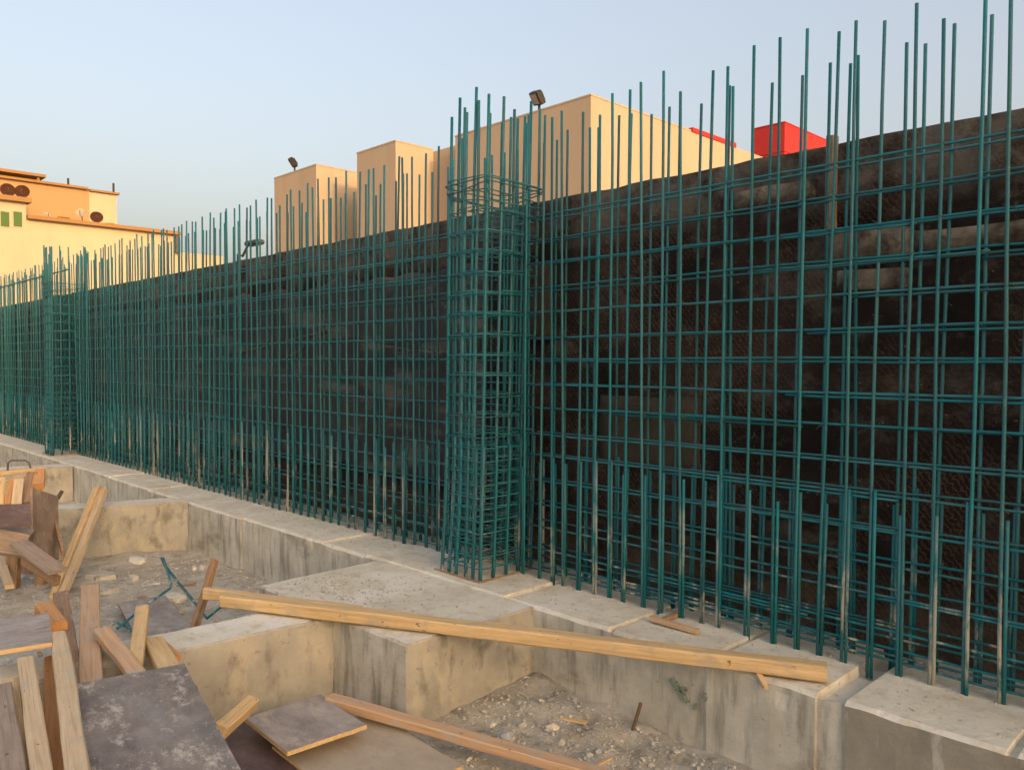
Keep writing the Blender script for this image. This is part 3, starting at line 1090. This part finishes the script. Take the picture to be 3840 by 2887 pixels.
dish(362, 818, -51.5, 0.36, 'dish_brown', 'round brown satellite dish standing on the low terrace ledge', z1, rad(18), rad(-15))
dish(84, 722, -51.4, 0.38, 'dish_brown', 'right-hand brown satellite dish of the pair above the green shutters', z2, rad(12), rad(-20))
dish(28, 716, -51.4, 0.38, 'dish_brown', 'brown satellite dish of the pair, cut by the left edge of the picture', z2, rad(12), rad(-5))
dish(305, 800, -51.6, 0.27, 'dish_white', 'whitish satellite dish on a thin mast, left of the low brown dish', z1, rad(25), rad(-35))
dish(176, 808, -51.2, 0.20, 'dish_white', 'smallest whitish satellite dish, low on the terrace ledge', z1, rad(40), rad(10))
for (px, py, s, lab) in ((238, 815, 0.30, 'brown metal box standing on the roof terrace ledge'), (410, 845, 0.26, 'small tan box at the right end of the roof terrace ledge')):
    d = ray(px, py)
    c = O + d * (-51.3 / d.x)
    root = empty('roof_unit', (c.x, c.y, z1), lab, 'air conditioner')
    bm = bmesh.new()
    box(bm, (-0.25, -s, 0.05), (0.25, s, 0.05 + s * 1.6), 0.03)
    link('casing', bm, M['ledge'], root)
    bm = bmesh.new()
    for k in range(5):
        box(bm, (0.252, -s * 0.8, 0.12 + k * s * 0.28), (0.275, s * 0.8, 0.15 + k * s * 0.28))
    link('grille', bm, M['dish_brown'], root)

# unseen block added on the sunny side to keep the pit in shade
blocker = empty('shade_block', (46, -8, GB), 'plain tan block added out of view on the right to shade the pit', 'house')
boxes('wall', [((40, -15, GB), (54, -2, 16.5))], 'tan', blocker)
boxes('roof_coping', [((39.95, -15.05, 16.503), (54.05, -1.95, 16.7))], 'tan', blocker)

# ------------------------------------------------------------------ loose timber
off = 'loose boards and offcuts in the timber heap'


def lay(name, a, b, wd, th, mt, label, cat, group=off, roll=0.0, rough=0.007):
    return board(name, a, b, wd, th, mt, label, cat, group, roll, rough)


# the long plank over the pad and the footing, with a shorter one nailed behind its left end
pa, pb = PZ(842, 2248, 0.052), PZ(3100, 2520, 0.052)
lay('plank', pa, pb, 0.115, 0.088, 'wood_gold', 'longest golden plank, lying across the pad and the strip footing', 'plank', None, rough=0.006)
d = (pb - pa).normalized()
s = Vector((-d.y, d.x, 0))
lay('plank', pa - d * 0.26 + s * 0.092, pa + d * 1.1 + s * 0.085, 0.05, 0.08, 'wood_gold', 'short plank nailed behind the left end of the longest plank', 'plank', None)
lay('plank', PZ(1237, 2622, -0.40), PZ(2260, 2910, -0.50), 0.095, 0.06, 'wood_pink', 'pinkish plank slanting over the plywood at the bottom edge', 'plank', None, rough=0.005)

# two boards leaning on the far ground beam
lay('leaning_board', P(366, 1830, 10.15), P(203, 2236, 8.15), 0.085, 0.075, 'wood_gold', 'left board of the two leaning on the ochre-blotched ground beam', 'board', None, 0.5)
lay('leaning_board', P(391, 1838, 10.15), P(236, 2228, 8.15), 0.075, 0.075, 'wood_pale', 'right board of the two leaning on the ochre-blotched ground beam', 'board', None, 0.5)

# flat boards over the near beam
lay('board', PZ(338, 2206, 0.030), PZ(346, 2660, 0.030), 0.125, 0.06, 'wood_pink', 'reddish board lying flat over the near ground beam, middle of the heap', 'board')
lay('board', PZ(228, 2226, 0.025), PZ(292, 2660, 0.025), 0.105, 0.045, 'wood_brown', 'brown speckled board lying just left of the reddish flat board', 'board')
lay('board', PZ(95, 2482, 0.135), PZ(160, 2960, 0.135), 0.082, 0.058, 'wood_pale', 'pale board sticking out from under the grey sheet at the left edge', 'board')
lay('board', PZ(218, 2388, 0.150), PZ(296, 2960, 0.150), 0.092, 0.065, 'wood_pale', 'pale board dotted with nail holes, left of the big dark sheet', 'board')
lay('board', PZ(196, 2470, 0.02), PZ(206, 2960, 0.02), 0.085, 0.05, 'wood_orange', 'orange board between the two pale boards at the left', 'board')
lay('board', PZ(42, 2560, 0.085), PZ(86, 2960, 0.085), 0.085, 0.05, 'wood_gold', 'golden board low in the left corner, under the pale boards', 'board')
lay('board', PZ(4, 2580, 0.135), PZ(60, 2960, 0.135), 0.09, 0.05, 'wood_grey', 'greyish board cut by the left edge in the bottom corner', 'board')
lay('board', PZ(382, 2368, 0.105), PZ(560, 2592, 0.035), 0.095, 0.055, 'wood_pink', 'short board slanting down to the big dark sheet', 'board')
lay('board', PZ(536, 2282, 0.125), PZ(497, 2560, 0.030), 0.088, 0.050, 'wood_gold', 'short upright-looking board with a split top, above the big dark sheet', 'board')
lay('board', PZ(572, 2400, 0.028), PZ(668, 2570, 0.028), 0.125, 0.050, 'wood_gold', 'wide short golden board right of the split-topped one', 'board')
lay('offcut', PZ(600, 2420, 0.02), PZ(648, 2470, 0.02), 0.10, 0.035, 'wood_orange', 'orange offcut tucked beside the wide short board', 'offcut')
lay('offcut', PZ(165, 2278, 0.075), PZ(218, 2352, 0.070), 0.115, 0.085, 'wood_orange', 'bright orange end of a cut block, above the nail-dotted board', 'offcut')
lay('offcut', P(820, 2742, 4.38), P(945, 2635, 4.75), 0.085, 0.085, 'wood_gold', 'square golden offcut propped between the big dark sheet and the grey panel', 'offcut', roll=0.3)
# stick behind the near beam
a, b = P(806, 2098, 6.45), P(724, 2372, 6.25)
lay('stick', a, a + (b - a) * 1.85, 0.055, 0.06, 'wood_brown', 'long brown stick standing behind the near beam, by the long plank', 'stick', None)
lay('stick', PZ(2442, 2318, 0.022), PZ(2618, 2368, 0.022), 0.04, 0.03, 'wood_pink', 'small stick lying on the footing top by the rebar', 'stick', None)
lay('stick', PZ(2540, 2300, 0.015), PZ(2490, 2322, 0.015), 0.045, 0.025, 'wood_brown', 'tiny brown scrap of wood on the footing top', 'stick', None)
a = PZ(2868, 2545, -0.02)
lay('offcut', Vector((a.x - 0.03, 4.27, 0.005)), Vector((a.x + 0.05, 4.205, -0.035)), 0.035, 0.02, 'wood_gold', 'little splinter of wood caught under the longest plank', 'offcut', None)

# sheets
A = PZ(690, 2492, 0.078)
Bc = PZ(905, 2895, 0.078)
D = PZ(269, 2605, 0.078)
panel('plywood_sheet', A, A + (Bc - A) * 1.15, D, 0.018, 'ply_dark', 'big dark plywood sheet splashed with cement, at the bottom left', 'plywood sheet', None, 'wood_brown')
# bearers and sheet beneath it
mid = A + (Bc - A) * 0.25
lay('bearer', A + (Bc - A) * 0.20 + Vector((0, 0, -0.062)) + (A - D) * 0.02, D + (Bc - A) * 0.20 + Vector((0, 0, -0.062)), 0.08, 0.09, 'wood_brown', 'timber bearer under the far end of the big dark sheet', 'bearer', None)
lay('bearer', A + (Bc - A) * 0.85 + Vector((0, 0, -0.062)), D + (Bc - A) * 0.85 + Vector((0, 0, -0.062)), 0.08, 0.09, 'wood_brown', 'timber bearer under the near end of the big dark sheet', 'bearer', None)
for f, g_ in ((0.2, 0.12), (0.2, 0.88), (0.85, 0.12), (0.85, 0.88)):
    q = A + (Bc - A) * f + (D - A) * g_
    lay('prop_block', Vector((q.x, q.y, -0.66)), Vector((q.x, q.y, -0.035)), 0.10, 0.10, 'wood_brown', 'short timber prop under the big dark plywood sheet', 'prop', 'props under the big dark plywood sheet')
# bearer row carrying the boards at the left corner
for (x_, lab) in ((-3.15, 'timber bearer under the near ends of the left boards'), (-4.5, 'timber bearer under the far ends of the left boards')):
    lay('bearer', Vector((x_, 0.55, -0.055)), Vector((x_, 1.28, -0.055)), 0.08, 0.09, 'wood_brown', lab, 'bearer', None)
    for y_ in (0.62, 1.2):
        lay('prop_block', Vector((x_, y_, -0.68)), Vector((x_, y_, -0.10)), 0.1, 0.1, 'wood_brown', 'short timber prop under the left boards', 'prop', 'props under the left boards')

# dark framed panel and beige sheet at the bottom centre
z = -0.40
a, b, dd = PZ(917, 2696, z), PZ(1078, 2827, z), PZ(1186, 2601, z)
panel('formwork_panel', a, b, dd, 0.026, 'ply_grey', 'grey formwork panel with a light wood edge, at the bottom centre', 'formwork panel', None, 'wood_gold')
z = -0.50
a, b, dd = PZ(1020, 2800, z), PZ(1330, 3050, z), PZ(1430, 2690, z)
panel('plywood_sheet', a, b, dd, 0.016, 'ply_beige', 'dusty beige plywood sheet lying below the grey formwork panel', 'plywood sheet', None, 'wood_gold')
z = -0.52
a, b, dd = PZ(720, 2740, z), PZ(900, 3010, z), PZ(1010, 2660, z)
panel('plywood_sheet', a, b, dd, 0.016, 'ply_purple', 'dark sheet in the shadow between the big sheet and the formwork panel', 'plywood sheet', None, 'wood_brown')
# grey sheet at the left edge, on the pale boards
z = 0.185
a, b, dd = PZ(-40, 2453, z), PZ(196, 2415, z), PZ(-60, 2340, z)
panel('plywood_sheet', a, b, dd, 0.026, 'ply_grey', 'grey sheet with a light edge cut by the left edge of the picture', 'plywood sheet', None, 'wood_gold')
# sheet on the dirt behind the near beam
z = -0.53
a, b, dd = PZ(440, 2262, z), PZ(520, 2400, z), PZ(640, 2258, z)
panel('plywood_sheet', a, b, dd, 0.018, 'ply_grey', 'grey-purple sheet lying on the dirt behind the near ground beam', 'plywood sheet', None, 'wood_brown')

# heap at the far left
hp = 'heap of boards at the left edge'
a = P(118, 1830, 8.5)
b = P(213, 1832, 8.9)
e = P(213, 2090, 8.2)
panel('weathered_board', a, P(118, 2075, 8.2), b, 0.03, 'ply_brown', 'wide grey weathered board standing upright at the left', 'board', hp, 'wood_brown')
panel('plywood_sheet', P(-20, 1893, 7.9), P(112, 1890, 8.1), P(-20, 1975, 7.75), 0.02, 'ply_purple', 'dark purple sheet standing against the weathered board', 'plywood sheet', hp, 'wood_brown')
lay('board', P(208, 1960, 8.75), P(238, 2075, 8.15), 0.035, 0.09, 'wood_brown', 'dark brown board edge right of the weathered board', 'board', hp)
lay('board', P(70, 2036, 7.75), P(218, 2142, 7.35), 0.17, 0.04, 'wood_grey', 'flat grey board slanting down below the weathered board', 'board', hp)
lay('board', P(90, 2100, 7.85), P(215, 2178, 7.6), 0.06, 0.10, 'wood_brown', 'brown board under the slanting grey board', 'board', hp)
lay('board', PZ(2, 2085, -0.35), PZ(36, 2200, -0.45), 0.075, 0.045, 'wood_pale', 'pale stick end cut by the left edge above the grey sheet', 'stick', hp)
lay('board', P(-30, 1778, 9.5), P(165, 1758, 9.9), 0.07, 0.05, 'wood_gold', 'golden board lying on top of the heap at the left edge', 'board', hp)
lay('board', P(-20, 1810, 9.1), P(140, 1776, 9.6), 0.10, 0.03, 'wood_pale', 'pale thin board crossing the golden one on the heap', 'board', hp)
lay('board', P(122, 1775, 9.4), P(92, 1890, 8.9), 0.11, 0.05, 'wood_brown', 'brown board leaning down from the top of the heap', 'board', hp)
lay('board', P(150, 1770, 9.5), P(142, 1826, 9.2), 0.12, 0.09, 'wood_orange', 'bright orange board end beside the leaning brown board', 'board', hp)
lay('board', P(46, 1800, 9.2), P(28, 1900, 8.9), 0.07, 0.05, 'wood_orange', 'orange post inside the heap at the left edge', 'board', hp)
lay('board', P(70, 1800, 9.1), P(60, 1900, 8.8), 0.10, 0.03, 'wood_pale', 'pale board beside the orange post in the heap', 'board', hp)
lay('board', P(10, 1795, 9.2), P(4, 1900, 8.9), 0.06, 0.05, 'wood_gold', 'golden post at the very left edge of the heap', 'board', hp)
# low supports of the heap
for k, (px, t) in enumerate(((40, 8.6), (150, 8.7), (100, 9.3))):
    q = P(px, 1900, t)
    lay('board', Vector((q.x, q.y, -0.66)), Vector((q.x - 0.05, q.y + 0.05, 0.12)), 0.12, 0.10, 'wood_brown', ('thick brown post low in the heap, left of the weathered board', 'thick brown post hidden behind the weathered board', 'thick brown post at the back of the heap')[k], 'post', hp)
lay('board', P(-10, 2020, 8.0), P(110, 2040, 8.1), 0.30, 0.25, 'wood_grey', 'thick grey timber below the dark purple sheet', 'timber', hp)
# wire loop
bm = bmesh.new()
q = [P(30, 1736, 9.7), P(42, 1726, 9.7), P(95, 1726, 9.8), P(108, 1734, 9.8), P(116, 1758, 9.8)]
q = [P(28, 1775, 9.65)] + q + [P(117, 1775, 9.8)]
tube(bm, q, 0.012, 6)
tag(link('wire_loop', bm, M['grey_metal']), 'thin dark wire handle standing out of the heap at the left edge', 'wire')

# bent green bars dropped in the pit
def rod(name, pts, r, mt, label, cat, group=None):
    bm = bmesh.new()
    sm = []
    for a, b in zip(pts, pts[1:]):
        sm += [a + (b - a) * k / 4 for k in range(4)]
    sm.append(pts[-1])
    tube(bm, sm, r, 7)
    return tag(link(name, bm, M[mt]), label, cat, group)


rg = 'bent green bars dropped in the pit'
rod('bent_bar', [P(606, 2092, 8.0), P(622, 2125, 7.85), P(729, 2258, 7.0), P(742, 2275, 6.9)], 0.013, 'rebar', 'green bar sloping down to the brown stick, pit floor', 'rebar', rg)
rod('bent_bar', [P(612, 2092, 7.96), P(642, 2186, 7.45), P(638, 2205, 7.3), P(547, 2268, 7.0), P(440, 2356, 6.5)], 0.012, 'rebar', 'kinked green bar with its lower end pointing at the timber heap', 'rebar', rg)
rod('bent_bar', [P(430, 2330, 6.75), P(500, 2362, 6.5)], 0.011, 'rebar', 'short green bar end crossing the kinked bar', 'rebar', rg)
rod('bent_bar', [P(842, 2264, 6.9), P(776, 2318, 6.55), P(762, 2300, 6.65)], 0.011, 'rebar', 'short hooked green bar under the left end of the longest plank', 'rebar', rg)
q = PZ(2366, 2752, -0.62)
rod('steel_pin', [PZ(2366, 2760, -0.6), P(2404, 2634, 5.15)], 0.012, 'rust', 'thin rusty steel pin sticking up beside the footing face', 'steel pin')
rod('bent_bar', [P(216, 1868, 11.8), P(232, 1842, 11.9)], 0.03, 'grey_metal', 'dark short pipe end by the far ground beam', 'pipe')


# ------------------------------------------------------------------ rubble
def rock(bm, c, s, seed, sub=1):
    r = bmesh.ops.create_icosphere(bm, subdivisions=sub, radius=1.0)
    ex = Vector((R.uniform(0.7, 1.3), R.uniform(0.6, 1.2), R.uniform(0.35, 0.75)))
    rot = Matrix.Rotation(R.uniform(0, 6.28), 3, 'Z') @ Matrix.Rotation(R.gauss(0, 0.3), 3, 'X')
    for v in r['verts']:
        k = 1 + 0.45 * noise.noise(v.co * 1.6 + Vector((seed, seed * 0.7, 1)))
        v.co = c + rot @ Vector((v.co.x * ex.x * s * k, v.co.y * ex.y * s * k, v.co.z * ex.z * s * k))


def blocked(x, y):
    if y > 4.22:
        return True
    if -6.12 < x < -4.12 and y > 3.05:
        return True
    for (xa, ya, xb, yb, hw) in ((-5.19, 3.07, -5.46, 0.5, 0.24), (-10.62, 4.25, -11.47, 2.0, 0.24)):
        if yb < y < ya:
            cx = xa + (xb - xa) * (ya - y) / (ya - yb)
            if abs(x - cx) < hw:
                return True
    return False


ico = bmesh.new()
bmesh.ops.create_icosphere(ico, subdivisions=1, radius=1.0)
ico.verts.ensure_lookup_table()
ICO_V = [v.co.copy() for v in ico.verts]
ICO_F = [[v.index for v in f.verts] for f in ico.faces]
ico.free()
GV, GF = [], []


def pebble(c, s):
    ex = (R.uniform(0.7, 1.3) * s, R.uniform(0.6, 1.2) * s, R.uniform(0.35, 0.8) * s)
    a = R.uniform(0, 6.28)
    ca, sa, o = math.cos(a), math.sin(a), len(GV)
    for v in ICO_V:
        k = R.uniform(0.72, 1.25)
        x, y, z = v.x * ex[0] * k, v.y * ex[1] * k, v.z * ex[2] * k
        GV.append((c.x + x * ca - y * sa, c.y + x * sa + y * ca, c.z + z + 0.2 * x))
    GF.extend([[q + o for q in f] for f in ICO_F])


n = 0
while n < 8000:
    if n % 8 == 0:            # crumbs on top of the pad and along the foot of the rebar
        x, y = (R.gauss(-5.6, 0.45), R.gauss(3.55, 0.25)) if n % 16 else (R.uniform(-12, -0.9), R.uniform(4.4, 5.15))
        if x > -0.9 or y < 3.15 or (y < 4.3 and not -6.0 < x < -4.2) or -1.98 < x < -1.76:
            continue
        s = 0.004 + 0.008 * R.random() ** 2
        pebble(Vector((x, y, s * 0.3)), s)
        n += 1
        continue
    if n % 5 == 1:             # debris behind the near beam
        x, y = R.uniform(-10.3, -5.7), 4.2 - abs(R.gauss(0, 1.1))
    elif R.random() < 0.5:
        x, y = R.uniform(-4.15, -1.0), 4.2 - abs(R.gauss(0, 0.75))
    else:
        x, y = R.uniform(-12, -1.0), R.uniform(1.0, 4.2)
    if blocked(x, y):
        continue
    s = 0.006 + 0.010 * R.random() ** 2 + (0.016 * R.random() if R.random() < 0.07 else 0)
    pebble(Vector((x, y, gz(x, y) + s * 0.2)), s)
    n += 1
me = bpy.data.meshes.new('gravel')
me.from_pydata(GV, [], GF)
me.materials.append(M['gravel'])
go = bpy.data.objects.new('gravel', me)
C.objects.link(go)
tag(go, 'grey broken gravel strewn over the pit floor', 'gravel', kind='stuff')

# single lumps one can point at: along the footing and in the pit
cg = 'lumps of broken concrete in the pit'
lumps = [(1790, 2765, .075), (1905, 2775, .085), (1960, 2722, .07), (2075, 2735, .08), (1985, 2690, .05), (1945, 2655, .06), (2030, 2660, .045),
         (2105, 2780, .05), (2170, 2745, .035), (2330, 2768, .03), (2450, 2790, .035), (2210, 2820, .05), (1850, 2715, .05), (2270, 2815, .03),
         (1990, 2810, .045), (2140, 2700, .04), (2440, 2850, .03), (2600, 2860, .03), (1760, 2840, .045), (2060, 2640, .04)]
for k, (px, py, s) in enumerate(lumps):
    q = PZ(px, py, -0.58)
    if q.y > 4.18:
        q = PY(px, py, 4.16)
    g0 = gz(q.x, q.y)
    bm = bmesh.new()
    s *= 0.62
    rock(bm, Vector((0, 0, s * 0.22)), s, k * 3.1, 1)
    o = link('concrete_lump', bm, M['gravel' if k % 3 else 'slab_top'], loc=(q.x, q.y, g0))
    tag(o, 'jagged lump of broken concrete on the rubble below the strip footing', 'rubble lump', cg)
slabs = [(505, 2162, .08, 'pale_stone', 'white lump on the dirt left of the kinked green bar'), (655, 2238, .17, 'slab_top', 'flat round pale slab of mortar beside the kinked green bar'),
         (395, 2205, .20, 'slab_face', 'flat grey slab of mortar behind the reddish board'), (730, 2124, .07, 'pale_stone', 'small white stone, left of the pair by the brown stick'),
         (757, 2124, .06, 'pale_stone', 'small white stone, right of the pair by the brown stick'), (510, 2103, .17, 'slab_top', 'flat tan chip of mortar at the foot of the ochre beam'),
         (380, 2165, .22, 'slab_face', 'long flat mortar slab in front of the ochre beam'), (560, 2180, .15, 'slab_face', 'flat crust of mortar under the bent green bars'),
         (70, 2152, .12, 'pale_stone', 'pale flat scrap on the dirt at the left edge')]
for k, (px, py, s, mt, lab) in enumerate(slabs):
    q = PZ(px, py, -0.6)
    g0 = gz(q.x, q.y)
    bm = bmesh.new()
    th = 0.022 if s > 0.1 else 0.035
    nn = 9
    top, bot = [], []
    for q_ in range(nn):
        a = 2 * math.pi * (q_ + R.uniform(-0.3, 0.3)) / nn
        rr = s * R.uniform(0.55, 1.1)
        c_ = Vector((math.cos(a) * rr, math.sin(a) * rr * 0.75, 0))
        top.append(bm.verts.new(c_ * 0.9 + Vector((0, 0, th + R.uniform(-0.006, 0.006)))))
        bot.append(bm.verts.new(c_ + Vector((0, 0, -0.02))))
    ct = bm.verts.new((0, 0, th + 0.01))
    for q_ in range(nn):
        bm.faces.new((top[q_], top[(q_ + 1) % nn], ct))
        bm.faces.new((bot[q_], bot[(q_ + 1) % nn], top[(q_ + 1) % nn], top[q_]))
    fl = 0
    o = link('mortar_slab' if s > 0.1 else 'white_stone', bm, M[mt], loc=(q.x, q.y, g0 + s * fl * 0.35))
    tag(o, lab, 'mortar slab' if s > 0.1 else 'stone')

# splinters and scraps of wood on the dirt
for k in range(34):
    while True:
        x, y = (R.uniform(-9.5, -5.8), R.uniform(1.6, 4.0)) if k % 3 else (R.uniform(-4.0, -2.2), R.uniform(2.2, 4.0))
        if not blocked(x, y):
            break
    a = R.uniform(0, 6.28)
    L_ = R.uniform(0.06, 0.22)
    c_ = Vector((x, y, gz(x, y) + 0.012))
    dv = Vector((math.cos(a), math.sin(a), R.uniform(-0.06, 0.06))) * L_ / 2
    board('wood_scrap', c_ - dv, c_ + dv, R.uniform(0.012, 0.04), 0.012, R.choice(('wood_pale', 'wood_brown', 'wood_grey', 'wood_gold')),
          'small splinter of wood lying on the dirt of the pit', 'wood scrap', 'splinters of wood on the pit floor', rough=0.003)
# tie wire on the near mat and the near cage
for root in [o for o in C.objects if o.name in ('rebar_mat', 'column_cage')]:
    bm = bmesh.new()
    L = root.location
    if root.name == 'rebar_mat':
        spots = [(x + LEAN * z, FY + 0.006, z) for i, x in enumerate(front_right) for k, z in enumerate([0.24 + 0.2 * q for q in range(15)]) if (i + k) % 2 == 0]
    else:
        spots = [(x + 0.03 * z, 4.425, z) for x in (-5.36, -5.27, -5.18, -5.08, -4.99, -4.90) for z in [0.1 + 0.17 * q for q in range(18)] if R.random() < 0.5]
    for (x, y, z) in spots:
        c_ = Vector((x, y, z)) - L
        t_ = Vector((R.uniform(-0.03, 0.03), R.uniform(-0.045, -0.02), R.uniform(-0.03, 0.03)))
        tube(bm, [c_ + Vector((-0.017, 0.012, 0.014)), c_ + Vector((-0.004, -0.015, 0.004)), c_ + Vector((0.016, 0.012, -0.014))], 0.0022, 4)
        tube(bm, [c_ + Vector((0, -0.013, 0)), c_ + Vector((0, -0.013, 0)) + t_ * 0.6, c_ + t_ + Vector((0, 0, -0.008))], 0.0018, 4)
    o = link('tie_wire', bm, M['grey_metal'], root)
    o['kind'] = 'stuff'
